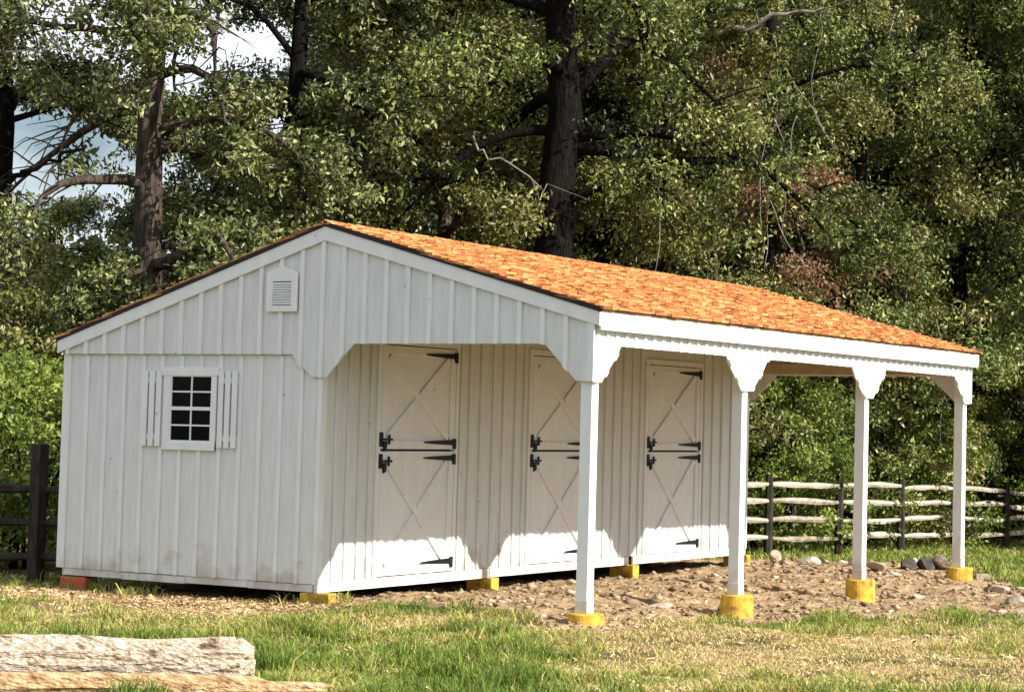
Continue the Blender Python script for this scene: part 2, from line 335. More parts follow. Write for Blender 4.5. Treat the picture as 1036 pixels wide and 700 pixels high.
# far end wall, back wall
f = MB(); f.box(0, W, LEN - .05, LEN, .1, 2.95); part(f, 'end_wall', 'siding')
f = MB(); f.box(-.0, .05, .052, LEN - .052, .1, 2.95)
y = .3
while y < LEN - .1: f.box(-BT, -.0005, y - BW / 2, y + BW / 2, .1, 2.9); y += .3155
part(f, 'back_wall', 'siding')
f = MB(); f.box(.004, .04, .05, LEN - .05, .0, .095); part(f, 'skirt_board', 'siding')
# long stall wall
DO = [(1.185, 2.775), (4.605, 6.20), (7.775, 9.37)]
f = MB(); yprev = 0
zt = 3.02
for (a_, b_) in DO:
    f.box(W - .05, W, yprev, a_, .125, 3.9 - .1); yprev = b_
    f.box(W - .05, W, a_, b_, zt, 3.8)
f.box(W - .05, W, yprev, LEN, .125, 3.8)
for y in (.30, .54, .775, .98, 2.90, 3.11, 3.37, 3.66, 3.91, 4.20, 4.41, 6.33, 6.55, 6.80, 7.05, 7.32, 7.55, 9.52, 9.80, 10.1, 10.42, 10.72):
    f.box(W + .0005, W + BT, y - .022, y + .022, .125, 3.7)
part(f, 'stall_wall', 'siding')
f = MB(); f.box(W - .01, W + .024, -.0, B - .012, -.002, .122); f.box(W - .01, W + .024, B + .012, 2 * B - .03, .002, .122)
f.box(W - .01, W + .024, 2 * B + .1, LEN, .002, .124); part(f, 'skirt_board', 'trim')
f = MB(); f.box(W - .03, W + .035, -.021, .085, .098, 2.62); part(f, 'corner_board', 'trim')
f = MB(); f.box(W - .03, W + .035, LEN - .085, LEN + .012, .098, 2.95); part(f, 'corner_board', 'trim')
f = MB(); f.box(-.035, .06, -.024, -.002, .10, 2.83); part(f, 'corner_board', 'trim')
f = MB(); f.box(.1, W - .1, .1, LEN - .1, .06, .10); part(f, 'floor_deck', 'dark', bevel=0)
# doors
for (a_, b_) in DO:
    fr = MB()
    fr.box(W + .0005, W + .026, a_ - .085, a_ - .002, .125, 3.10); fr.box(W + .0005, W + .026, b_ + .002, b_ + .075, .125, 3.10)
    fr.box(W + .0005, W + .026, a_ - .001, b_ + .001, zt + .002, 3.10)
    part(fr, 'door_frame', 'trim')
    bk = MB().box(W - .09, W - .065, a_, b_, .13, zt); part(bk, 'door_backing', 'dark', bevel=0)
    for nm, z0, z1, hz, lz in (('upper_door', 1.712, zt - .012, (2.92, 1.80), 1.83), ('lower_door', .135, 1.684, (1.60, .268), 1.56)):
        A, C = a_ + .008, b_ - .008
        d = MB().box(W - .04, W - .006, A, C, z0, z1)
        s = .105
        d.box(W - .0055, W + .022, A, A + s, z0, z1); d.box(W - .0055, W + .022, C - s, C, z0, z1)
        d.box(W - .0055, W + .022, A + s + .001, C - s - .001, z0, z0 + s); d.box(W - .0055, W + .022, A + s + .001, C - s - .001, z1 - s, z1)
        do = part(d, nm, 'trim', bevel=.003)
        ya, yb, za, zb = A + s + .002, C - s - .002, z0 + s + .002, z1 - s - .002
        def strip(P, Q, xx0, xx1, mbx, wd=.045):
            dx, dz = Q[0] - P[0], Q[1] - P[1]; l = math.hypot(dx, dz); nx_, nz_ = -dz / l * wd, dx / l * wd
            mbx.prism([(P[0] + nx_, P[1] + nz_), (P[0] - nx_, P[1] - nz_), (Q[0] - nx_, Q[1] - nz_), (Q[0] + nx_, Q[1] + nz_)], 'x', xx0, xx1)
        m_ = .035
        br = MB(); strip((ya + m_, zb - m_), (yb - m_, za + m_), W - .005, W + .026, br); part(br, 'cross_brace', 'trim', parent=do, bevel=.003)
        cy_, cz_ = (ya + yb) / 2, (za + zb) / 2; fx, fz = (yb - ya) / math.hypot(yb - ya, zb - za), (zb - za) / math.hypot(yb - ya, zb - za)
        br = MB(); strip((ya + m_, za + m_), (cy_ - fx * .055, cz_ - fz * .055), W - .005, W + .0245, br); strip((cy_ + fx * .055, cz_ + fz * .055), (yb - m_, zb - m_), W - .005, W + .0245, br)
        part(br, 'cross_brace', 'trim', parent=do, bevel=.003)
        for h in hz:
            hg = MB(); y1 = b_ - .045
            hg.prism([(y1, h - .035), (y1, h + .035), (y1 - .40, h + .022), (y1 - .62, h + .010), (y1 - .65, h), (y1 - .62, h - .010), (y1 - .40, h - .022)], 'x', W + .027, W + .037)
            hg.box(W + .023, W + .040, y1 + .002, y1 + .06, h - .085, h + .05)
            hg.tube([(W + .034, y1, h - .05), (W + .034, y1, h + .05)], [.013] * 2, 8)
            for q in (.1, .3, .5): hg.tube([(W + .036, y1 - q, h), (W + .042, y1 - q, h)], [.009] * 2, 6)
            part(hg, 'strap_hinge', 'black', parent=do, bevel=0)
        la = MB(); yl = a_ + .02
        la.box(W + .023, W + .034, yl - .055, yl + .02, lz - .09, lz + .09)
        la.box(W + .030, W + .05, yl - .04, yl + .20, lz - .012, lz + .014)
        la.box(W + .0265, W + .045, yl + .13, yl + .155, lz - .06, lz + .06)
        la.prism([(yl + .02, lz - .02), (yl + .10, lz - .02), (yl + .085, lz - .13), (yl + .035, lz - .15)], 'x', W + .024, W + .044)
        part(la, 'latch', 'black', parent=do, bevel=0)
    sh = MB().box(W - .06, W - .043, a_ + .01, b_ - .01, 1.684, 1.712); part(sh, 'door_gap', 'black', bevel=0)
# window
wo = MB()
wx0, wx1, wz0, wz1 = 1.69, 2.545, 1.645, 2.655
wo.box(wx0, wx0 + .10, -.045, -.0215, wz0, wz1 - .09); wo.box(wx1 - .075, wx1, -.045, -.0215, wz0, wz1 - .09)
wo.box(wx0, wx1, -.047, -.0215, wz0 - .0, wz0 + .10)
wo.prism([(wx0 - .03, wz1 - .09), (wx1 + .03, wz1 - .09), (wx1 + .03, wz1 + .012), ((wx0 + wx1) / 2, wz1 + .022), (wx0 - .03, wz1 + .012)], 'y', -.05, -.0215)
win = part(wo, 'window', 'trim')
gx0, gx1, gz0, gz1 = 1.795, 2.475, 1.745, 2.575
fr = MB()
fr.box(gx0 - .012, gx0 + .022, -.038, -.020, gz0 - .01, gz1); fr.box(gx1 - .022, gx1 + .012, -.038, -.020, gz0 - .01, gz1)
fr.box(gx0 + .022, gx1 - .022, -.038, -.020, gz0 - .01, gz0 + .022); fr.box(gx0 + .022, gx1 - .022, -.038, -.020, gz1 - .022, gz1)
zm = (gz0 + gz1) / 2; fr.box(gx0 + .022, gx1 - .022, -.041, -.020, zm - .022, zm + .022)
part(fr, 'sash', 'trim', parent=win, bevel=.002)
mu = MB(); xm = (gx0 + gx1) / 2
for z0, z1 in ((gz0 + .022, zm - .022), (zm + .022, gz1 - .022)):
    mu.box(xm - .011, xm + .011, -.031, -.018, z0, z1); zz = (z0 + z1) / 2
    mu.box(gx0 + .022, xm - .011, -.031, -.018, zz - .010, zz + .010); mu.box(xm + .011, gx1 - .022, -.031, -.018, zz - .010, zz + .010)
part(mu, 'muntin', 'trim', parent=win, bevel=0)
part(MB().box(gx0, gx1, -.022, -.0205, gz0, gz1), 'pane', 'glass', parent=win, bevel=0)
for sx0, sx1 in ((1.345, 1.655), (2.58, 2.875)):
    f = MB(); n = 3; ww = (sx1 - sx0 - .030 * 2) / n
    for k in range(n): xx = sx0 + k * (ww + .030); f.box(xx, xx + ww, -.052, -.034, 1.685, 2.625)
    for zz in (1.80, 2.51): f.box(sx0 + .005, sx1 - .005, -.034, -.0215, zz - .035, zz + .035)
    part(f, 'shutter', 'trim', bevel=.002)
# gable vent
v = MB(); vx0, vx1, vz0, vz1, va = 3.325, 3.80, 3.345, 3.79, 3.90; vm = (vx0 + vx1) / 2
v.box(vx0, vx0 + .095, -.098, -.0785, vz0, vz1 - .08); v.box(vx1 - .095, vx1, -.098, -.0785, vz0, vz1 - .08); v.box(vx0 + .095, vx1 - .095, -.098, -.0785, vz0, vz0 + .075)
v.prism([(vx0, vz1 - .08), (vx1, vz1 - .08), (vx1, vz1 + .03), (vm, va + .0), (vx0, vz1 + .03)], 'y', -.098, -.0785)
ve = part(v, 'gable_vent', 'trim')
lo = MB(); n = 9
for k in range(n):
    z = vz0 + .085 + k * (vz1 - .09 - vz0 - .08) / n
    lo.hexa([(vx0 + .095, -.095, z), (vx1 - .095, -.095, z), (vx1 - .095, -.081, z + .018), (vx0 + .095, -.081, z + .018)], [(vx0 + .095, -.095, z + .008), (vx1 - .095, -.095, z + .008), (vx1 - .095, -.081, z + .026), (vx0 + .095, -.081, z + .026)])
part(lo, 'louvre', 'trim', parent=ve, bevel=0)
part(MB().box(vx0 + .09, vx1 - .09, -.0802, -.0785, vz0 + .07, vz1 - .08), 'vent_opening', 'dark', parent=ve, bevel=0)
# porch posts
for y0 in (0, B - .07, 2 * B - .07, LEN - .14):
    p = MB().box(E - .155, E - .005, y0, y0 + .14, -.008, 3.05)
    po = part(p, 'post', 'trim', bevel=.006)
    s = MB().box(E - .159, E - .001, y0 - .004, y0 + .144, -.012, .13); part(s, 'post_collar', 'siding', parent=po, bevel=.003)
# eave side valance
def lowy(y):
    best = 2.955
    for c in (0, B, 2 * B, LEN):
        d = abs(y - c)
        pts = [(0, 2.535), (.15, 2.535), (.22, 2.61), (.28, 2.66), (.32, 2.70), (.44, 2.81), (.56, 2.955)]
        if d < .56:
            for (a1, z1), (a2, z2) in zip(pts, pts[1:]):
                if a1 <= d <= a2: best = min(best, z1 + (z2 - z1) * (d - a1) / (a2 - a1))
    return best
bps = sorted(set([-.0215, LEN + .0215] + [c + s * d for c in (0, B, 2 * B, LEN) for s in (-1, 1) for d in (.15, .22, .28, .32, .44, .56) if -.0 < c + s * d < LEN]))
f = MB(); f.prism([(y, lowy(min(max(y, 0), LEN))) for y in bps] + [(LEN + .0215, 3.17), (-.0215, 3.17)], 'x', E, E + .024)
y = .03
while y < LEN:
    a_, b_ = y - BW / 2, y + BW / 2
    f.prism([(a_, lowy(max(a_, 0)) - .004), (b_, lowy(b_) - .004), (b_, 3.165), (a_, 3.165)], 'x', E + .0245, E + .045); y += .2095
part(f, 'eave_valance', 'trim', bevel=.002)
f = MB().box(E - .155, E - .115, .141, LEN - .141, 2.98, 3.16); f.box(E - .045, E - .005, .141, LEN - .141, 2.98, 3.16); part(f, 'header_beam', 'rafter')
for y0, y1 in ((-.020, .02), (LEN - .02, LEN + .020)):
    part(MB().box(W + .04, E - .16, y0, y1, 2.985, 3.16), 'header_beam', 'rafter')
# gable-side knee braces backing
for yy in (B, 2 * B, LEN - .07):
    pass
# fascia, rakes, soffit
part(MB().box(E + OVR - .026, E + OVR, -OG, LEN + EG, 3.114, 3.310), 'fascia', 'trim')
part(MB().box(-OVL, -OVL + .026, -OG, LEN + EG, 2.85, 2.994), 'fascia', 'siding')
part(MB().box(E + .047, E + OVR - .027, -OG + .03, LEN + EG - .03, 3.155, 3.168), 'soffit', 'siding', bevel=0)
for y0, y1 in ((-OG - .034, -OG + .004), (LEN + EG - .004, LEN + EG + .022)):
    f = MB(); x1 = E + OVR - .0; H = .158
    f.prism([(RX, RZ), (RX, RZ - H - .01), (x1, rtop(x1) - H), (x1, rtop(x1))], 'y', y0, y1)
    f.prism([(RX - .002, RZ), (RX - .002, RZ - H - .01), (-OVL, rtop(-OVL) - H), (-OVL, rtop(-OVL))], 'y', y0, y1)
    part(f, 'rake_board', 'trim')
# roof deck, rafters, shingles
def roofplane(sgn, z0, z1, xe, y0, y1):
    f = MB(); xa = RX; za = RZ; ze = rtop(xe)
    return f.hexa([(xa, y0, za + z0), (xe, y0, ze + z0), (xe, y1, ze + z0), (xa, y1, za + z0)], [(xa, y0, za + z1), (xe, y0, ze + z1), (xe, y1, ze + z1), (xa, y1, za + z1)])
roof = part(roofplane(1, .002, .022, E + OVR - .005, -OG - .01, LEN + EG + .01), 'roof', 'rafter', bevel=0)
part(roofplane(-1, .002, .022, -OVL + .005, -OG - .01, LEN + EG + .01), 'roof_deck', 'rafter', parent=roof, bevel=0)
for y0, y1 in ((-OG - .052, -OG - .012), (LEN + EG + .012, LEN + EG + .052)):  # added dark strips along the rakes, painted shade over the shingle ends
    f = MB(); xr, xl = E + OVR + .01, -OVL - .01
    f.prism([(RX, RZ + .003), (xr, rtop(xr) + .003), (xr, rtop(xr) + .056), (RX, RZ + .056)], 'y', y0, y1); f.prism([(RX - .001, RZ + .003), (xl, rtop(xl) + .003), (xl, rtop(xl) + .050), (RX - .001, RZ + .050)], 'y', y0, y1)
    part(f, 'rake_shade_strip', 'edge', parent=roof, bevel=0)
for xe, nm in ((E + OVR + .035, 'sunlit'), (-OVL - .035, 'back')):
    f = MB(); ze = rtop(xe); Ls = math.hypot(xe - RX, ze - RZ); ux, uz = (RX - xe) / Ls, (RZ - ze) / Ls   # up the slope
    nxn, nzn = (-uz, ux) if ux > 0 else (uz, -ux)
    expo = .122; nrow = int(Ls / expo) + 1
    Y0, Y1 = -OG - .050, LEN + EG + .050
    for i in range(nrow):
        y = Y0 + rnd.uniform(-.005, .005); s0 = i * expo
        while y < Y1 - .02:
            wd = min(rnd.choice([.08, .11, .14, .18, .22, .26]), Y1 - y)
            s = s0 + rnd.uniform(-.012, .012); s1 = min(s0 + .30, Ls - .0); th = rnd.uniform(.022, .042); lift = .024 + .016 + rnd.uniform(-.002, .006)
            wob = rnd.uniform(-.006, .006)
            def P(yy, ss, h): return (xe + ux * ss + nxn * h, yy, ze + uz * ss + nzn * h)
            g_ = .004
            f.hexa([P(y, s, lift), P(y + wd - g_, s + wob, lift), P(y + wd - g_, s1, .024), P(y, s1, .024)],
                   [P(y, s, lift + th), P(y + wd - g_, s + wob, lift + th), P(y + wd - g_, s1, .03), P(y, s1, .03)], tint=rnd.random() ** 1.0)
            y += wd
    part(f, 'shingles', 'shingle', parent=roof, bevel=0)
f = MB(); y = -OG - .05
while y < LEN + EG:
    for sg in (1, -1):
        xo = RX + sg * .11; h = rnd.uniform(.058, .068); zo = rtop(xo) + .045
        f.hexa([(RX, y, RZ + h), (xo, y, zo), (xo, y + .2, zo - .01), (RX, y + .2, RZ + h - .012)], [(RX, y, RZ + h + .016), (xo, y, zo + .016), (xo, y + .2, zo + .006), (RX, y + .2, RZ + h + .004)])
    y += .15
part(f, 'ridge_cap', 'shingle', parent=roof, bevel=0)
y = .35
while y < LEN:
    for xa, xb in ((W + .03, E + .0),):
        part(MB().hexa([(xa, y, rtop(xa) - .15), (xb, y, rtop(xb) - .15), (xb, y + .04, rtop(xb) - .15), (xa, y + .04, rtop(xa) - .15)],
                       [(xa, y, rtop(xa) - .002), (xb, y, rtop(xb) - .002), (xb, y + .04, rtop(xb) - .002), (xa, y + .04, rtop(xa) - .002)]), 'rafter', 'rafter', bevel=0)
    y += .61

# ------------------------------------------------------------------ footings
def wz(x, y, z): return warp((x, y, z))[2]
POSTS = [(E - .08, .07), (E - .08, B), (E - .08, 2 * B), (E - .08, LEN - .07)]
PL = ['yellow round footing under the nearest corner post, beside the grass edge', 'tall yellow round footing under the second porch post, standing out of sloping dirt',
      'yellow round footing under the third porch post, between the tall one and the far corner', 'yellow round footing under the far corner post beside the lawn']
for (x, y), lb in zip(POSTS, PL):
    zt_ = wz(x, y, -.01) - .003; gh_ = -.55
    f = MB(); n = 28; ang = [2 * math.pi * k / n for k in range(n)]
    vs = []; rr = [(.205, gh_), (.207, (gh_ + zt_) / 2), (.205, zt_ - .01), (.196, zt_)]
    for r_, z_ in rr: vs += [(x + .02 + math.cos(q) * r_ * (1 + .015 * math.sin(3 * q)), y + math.sin(q) * r_, z_ + (.0 if z_ < zt_ else 0)) for q in ang]
    fs = [(j * n + k, j * n + (k + 1) % n, (j + 1) * n + (k + 1) % n, (j + 1) * n + k) for j in range(3) for k in range(n)] + [tuple(range(3 * n, 4 * n)), tuple(range(n - 1, -1, -1))]
    f.add(vs, fs); o = f.build('round_footing', M['yellow'], smooth=False); tag(o, lb, 'footing', 'yellow footings under the porch posts')
BLK = [(W - .02, .06, 'yellow block footing under the near corner of the stall wall'), (W - .12, B + .02, 'yellow block footing at the foot of the stall wall between first and second doors'),
       (W - .10, 2 * B + .02, 'yellow block footing at the foot of the stall wall between second and third doors'), (W - .1, LEN - .1, 'yellow block footing under the far corner of the stall wall')]
for x, y, lb in BLK:
    zt_ = wz(x, y, 0) - .004
    f = MB().box(x - .20, x + .205, y - .06, y + .13, -.5, zt_)
    o = f.build('block_footing', M['yellow'], bevel=.012); tag(o, lb, 'footing', 'yellow block footings under the stall wall')
f = MB().box(.0, .44, .01, .25, -.5, wz(0, 0, 0) - .006); o = f.build('block_footing', M['redyellow'], bevel=.03)
tag(o, 'rusty red footing under the left corner of the barn', 'footing')

# ------------------------------------------------------------------ logs
def lumpy_log(name, label, p0, p1, r0, r1, m, squash=1., seed=1, tip=None, n=26, seg=40):
    rs = np.random.RandomState(seed); p0 = Vector(p0); p1 = Vector(p1); d = (p1 - p0).normalized(); side = d.cross(Vector((0, 0, 1))).normalized(); upv = side.cross(d)
    vs = []; ph = rs.rand(n) * 6.28; lump = rs.uniform(-.10, .10, n)
    for i in range(seg + 1):
        t = i / seg; c = p0.lerp(p1, t) + upv * .012 * math.sin(t * 9 + seed)
        r = r0 + (r1 - r0) * t
        if tip: r *= tip(t)
        for k in range(n):
            a = 2 * math.pi * k / n
            q = r * (1 + lump[k] * .6 + .05 * math.sin(t * 14 + ph[k]) + rs.uniform(-.022, .022))
            vs.append(c + side * math.cos(a) * q + upv * math.sin(a) * q * squash + d * (rs.uniform(-.015, .015) if i in (0, seg) else 0))
    fs = [(i * n + k, i * n + (k + 1) % n, (i + 1) * n + (k + 1) % n, (i + 1) * n + k) for i in range(seg) for k in range(n)]
    fs += [tuple(range(n - 1, -1, -1)), tuple(range(seg * n, (seg + 1) * n))]
    f = MB(); f.add(vs, fs); o = f.build(name, m); return tag(o, label, 'log')
gl = lambda p, h: Vector((p.x, p.y, gh(p.x, p.y) + h))
lp0, lp1 = at(-190, 690, 18.5), at(255, 690, 18.9)
def logtip(t): return 1 if t < .955 else 1 - ((t - .955) / .045) ** 2 * .42
lumpy_log('weathered_log', 'thick pale weathered log with a sloping sawn end lying on the grass', gl(lp0, .21), gl(lp1, .245), .235, .225, M['logwood'], .95, 4, logtip)
lp0, lp1 = at(-190, 705, 18.15), at(336, 705, 18.35)
def splittip(t): return 1 if t < .865 else (.68 if t < .97 else .68 - (t - .97) * 9)
lumpy_log('split_log', 'long tan split log with a jagged narrow end, in front of the thick pale log', gl(lp0, .075), gl(lp1, .10), .135, .115, M['splitwood'], .85, 9, splittip)

# ------------------------------------------------------------------ fences
def rail(mb, a, b_, r, sag=0):
    a = Vector(a); b_ = Vector(b_); pts = []; n = 7; o1 = rnd.uniform(-.02, .02); o2 = rnd.uniform(-.03, .03)
    for i in range(n):
        t = i / (n - 1); p = a.lerp(b_, t); p.z += -sag * math.sin(math.pi * t) + o1 * math.sin(2 * math.pi * t) + o2 * math.sin(math.pi * t)
        pts.append(p)
    k = [.55, .9, 1.1, 1.0, 1.1, .9, .55]
    mb.tube(pts, [r * q * rnd.uniform(.88, 1.12) for q in k], 7, rough=.13)
fe = empty('rail_fence', FP[0]); tag(fe, 'weathered four rail split wood fence behind the porch in front of the shrubs', 'fence')
FPl = [FP[0] + (FP[0] - FP[1]) * k for k in (3, 2, 1)] + FP
for p in FPl: p.z = gh(p.x, p.y)
HH = 1.30
for i, p in enumerate(FPl):
    lean = rnd.uniform(-.03, .03)
    q = p - FP[0]
    f = MB(); f.tube([q + Vector((0, 0, -.3)), q + Vector((lean * .5, 0, .7)), q + Vector((lean, 0, HH + rnd.uniform(.02, .12)))], [.085, .08, .07], 6, rough=.1)
    f.build('fence_post', M['postwood'], fe)
    if i + 1 < len(FPl):
        q2 = FPl[i + 1] - FP[0]; off = (FPl[i + 1] - p).normalized()
        for h in (.16, .50, .83, 1.17):
            f = MB(); dz = rnd.uniform(-.03, .03)
            if i == len(FPl) - 2 and h > .6: dz += -.0
            rail(f, q + Vector((0, 0, h + rnd.uniform(-.03, .03))) - off * .05, q2 + Vector((0, 0, h + rnd.uniform(-.03, .03) - (.12 if i >= 7 and h > .6 else 0))) + off * .05, rnd.uniform(.050, .064), .0)
            f.build('rail', M['rail'], fe)
# left dark fence
lf = at(36, 575, 30.6); lf.z = gh(lf.x, lf.y)
fl = empty('post_fence', lf); tag(fl, 'dark post and rail fence in the shade at the left end of the barn', 'fence')
dirv = (Vector((RT0.x, RT0.y, 0)) * -1 + Vector((FW.x, FW.y, 0)) * .15).normalized()
for k in (-1, 0, 1, 2):
    q = dirv * (k * 2.4); gz_ = gh(lf.x + q.x, lf.y + q.y) - lf.z
    f = MB().box(q.x - .085, q.x + .085, q.y - .085, q.y + .085, gz_ - .3, gz_ + 1.86); f.build('fence_post', M['postwood'], fl, bevel=.01)
    if k < 2:
        for h in (.35, .80, 1.25):
            f = MB(); q2 = dirv * ((k + 1) * 2.4); rail(f, q + Vector((0, 0, h)), q2 + Vector((0, 0, h)), .075); f.build('rail', M['postwood'], fl)

# ------------------------------------------------------------------ rocks and clods
def rockmesh(r, seed, sq=(1, 1, .7)):
    import bmesh
    rs = random.Random(seed); bm = bmesh.new(); bmesh.ops.create_icosphere(bm, subdivisions=3, radius=1)
    cuts = [(Vector((rs.gauss(0, 1), rs.gauss(0, 1), rs.gauss(0, 1))).normalized(), rs.uniform(.42, .85)) for _ in range(13)]
    for v in bm.verts:
        c = v.co.copy()
        for n_, h in cuts:
            d = c.dot(n_)
            if d > h: c -= n_ * (d - h)
        v.co = Vector((c.x * sq[0], c.y * sq[1], c.z * sq[2])) * r * (1 + rs.uniform(-.012, .012))
    mb = MB(); bm.verts.index_update(); t_ = rs.random(); mb.add([v.co for v in bm.verts], [[v.index for v in f_.verts] for f_ in bm.faces], t_); bm.free(); return mb
ROCKS = [(784, 566, .19, 'pale squarish stone at the far edge of the dirt between second and third posts', (1, .8, 1)),
         (812, 571, .20, None, (1.3, 1, .6)), (822, 573, .16, None, (1.2, .9, .6)), (835, 570, .15, None, (1, 1, .7)), (851, 574, .17, None, (1.3, 1, .7)),
         (887, 578, .20, None, (1.3, 1, .6)), (917, 577, .17, 'dark rounded stone left of the far corner post, nearer of two', (1, 1, .9)), (926, 575, .13, 'small pale stone wedged between two dark stones', (.8, 1, 1.2)),
         (938, 577, .20, 'dark angular stone beside the far corner footing', (1.1, 1, .9)), (952, 577, .2, 'broad cream stone against the far corner footing', (1.2, 1, .8)),
         (996, 586, .15, None, (1.3, 1, .8)), (1013, 598, .14, None, (1.3, 1, .7)), (1031, 606, .14, None, (1.3, 1, .8)), (1030, 615, .10, None, (1, 1, .9)),
         (792, 574, .12, None, (1.2, 1, .7)), (864, 576, .14, None, (1.2, 1, .7)), (905, 582, .1, None, (1.2, 1, .6)), (667, 614, .11, 'flat tan stone in the dirt between the first two posts', (1.8, 1, .5)),
         (725, 588, .08, None, (1.2, 1, .7)), (1000, 600, .09, None, (1.4, 1, .6)), (965, 608, .08, None, (1.4, 1, .6)), (930, 600, .09, None, (1.4, 1, .6)), (700, 600, .07, None, (1.3, 1, .6))]
M['darkrock'] = mat('dark_stone', [(.35, (.03, .028, .025)), (.6, (.10, .085, .07)), (.8, (.3, .25, .2))], rough=.9, scale=3, bump=.7, bscale=12, bdist=.03)
for i, (px, py, r, lb, sq) in enumerate(ROCKS):
    x, y = gpt(px, py, -.2); z = gh(x, y)
    o = rockmesh(r, 50 + i, sq if lb else (sq[0] * 1.1, sq[1], sq[2] * .75)).build('fieldstone', M['darkrock'] if lb and lb.startswith('dark') else M['rock']); o.location = (x, y, z + r * .25); o.rotation_euler = (rnd.uniform(-.3, .3), rnd.uniform(-.3, .3), rnd.uniform(0, 6))
    if lb: tag(o, lb, 'stone')
    else: tag(o, 'tan fieldstone half buried in the dirt around the porch, %s such stone from the left' % ORD[sorted(q[0] for q in ROCKS if not q[3]).index(px)], 'stone', 'fieldstones in the loose dirt')

def scatter_clods():
    rs = np.random.RandomState(11); n = 26000
    X = rs.uniform(3.9, 14, n); Y = rs.uniform(-1.3, 14, n); m = dirtmask(X, Y); dens = .25 + .9 * np.clip(fbm(X * 1.1, Y * 1.1 + 3) * 2 - .6, 0, 1)
    edge = 1 - np.clip(dist_edge(X, Y, DIRT) / 1.2, 0, 1)
    k = (m > .35) & (rs.rand(n) < dens * .55 + edge * .4); X, Y = X[k], Y[k]; n = len(X)
    r = rs.gamma(1.3, .011, n) + .006; r = np.minimum(r, .085)
    base = np.array([(1, 0, 0), (-1, 0, 0), (0, 1, 0), (0, -1, 0), (0, 0, 1), (0, 0, -1), (.6, .6, .55), (-.6, .6, .5), (-.6, -.6, .55), (.6, -.6, .5)])
    fc = np.array([(0, 6, 4), (6, 2, 4), (2, 7, 4), (7, 1, 4), (1, 8, 4), (8, 3, 4), (3, 9, 4), (9, 0, 4), (0, 9, 5), (9, 3, 5), (3, 8, 5), (8, 1, 5), (1, 7, 5), (7, 2, 5), (2, 6, 5), (6, 0, 5)])
    P = base[None] * r[:, None, None] * rs.uniform(.45, 1.5, (n, 10, 1)); a = rs.rand(n) * 6.28; c, s = np.cos(a)[:, None], np.sin(a)[:, None]
    st = rs.uniform(.8, 1.6, (n, 1)); x = P[:, :, 0] * st; y = P[:, :, 1]; P = np.stack([x * c - y * s, x * s + y * c, P[:, :, 2] * .6], -1)
    Z = gz(X, Y) + dirtbump(X, Y) + (fbm(X * .8, Y * .8) - .47) * .05
    P += np.stack([X, Y, Z + r * .25], -1)[:, None]
    Fa = (fc[None] + (np.arange(n) * 10)[:, None, None]).reshape(-1, 3)
    o = np_mesh('loose_dirt', P.reshape(-1, 3), Fa, 3, M['clod'], np.repeat(rs.rand(n), 10)); tag(o, 'loose tan clods and pebbles strewn over the bare dirt under the porch', 'dirt', kind='stuff')
scatter_clods()

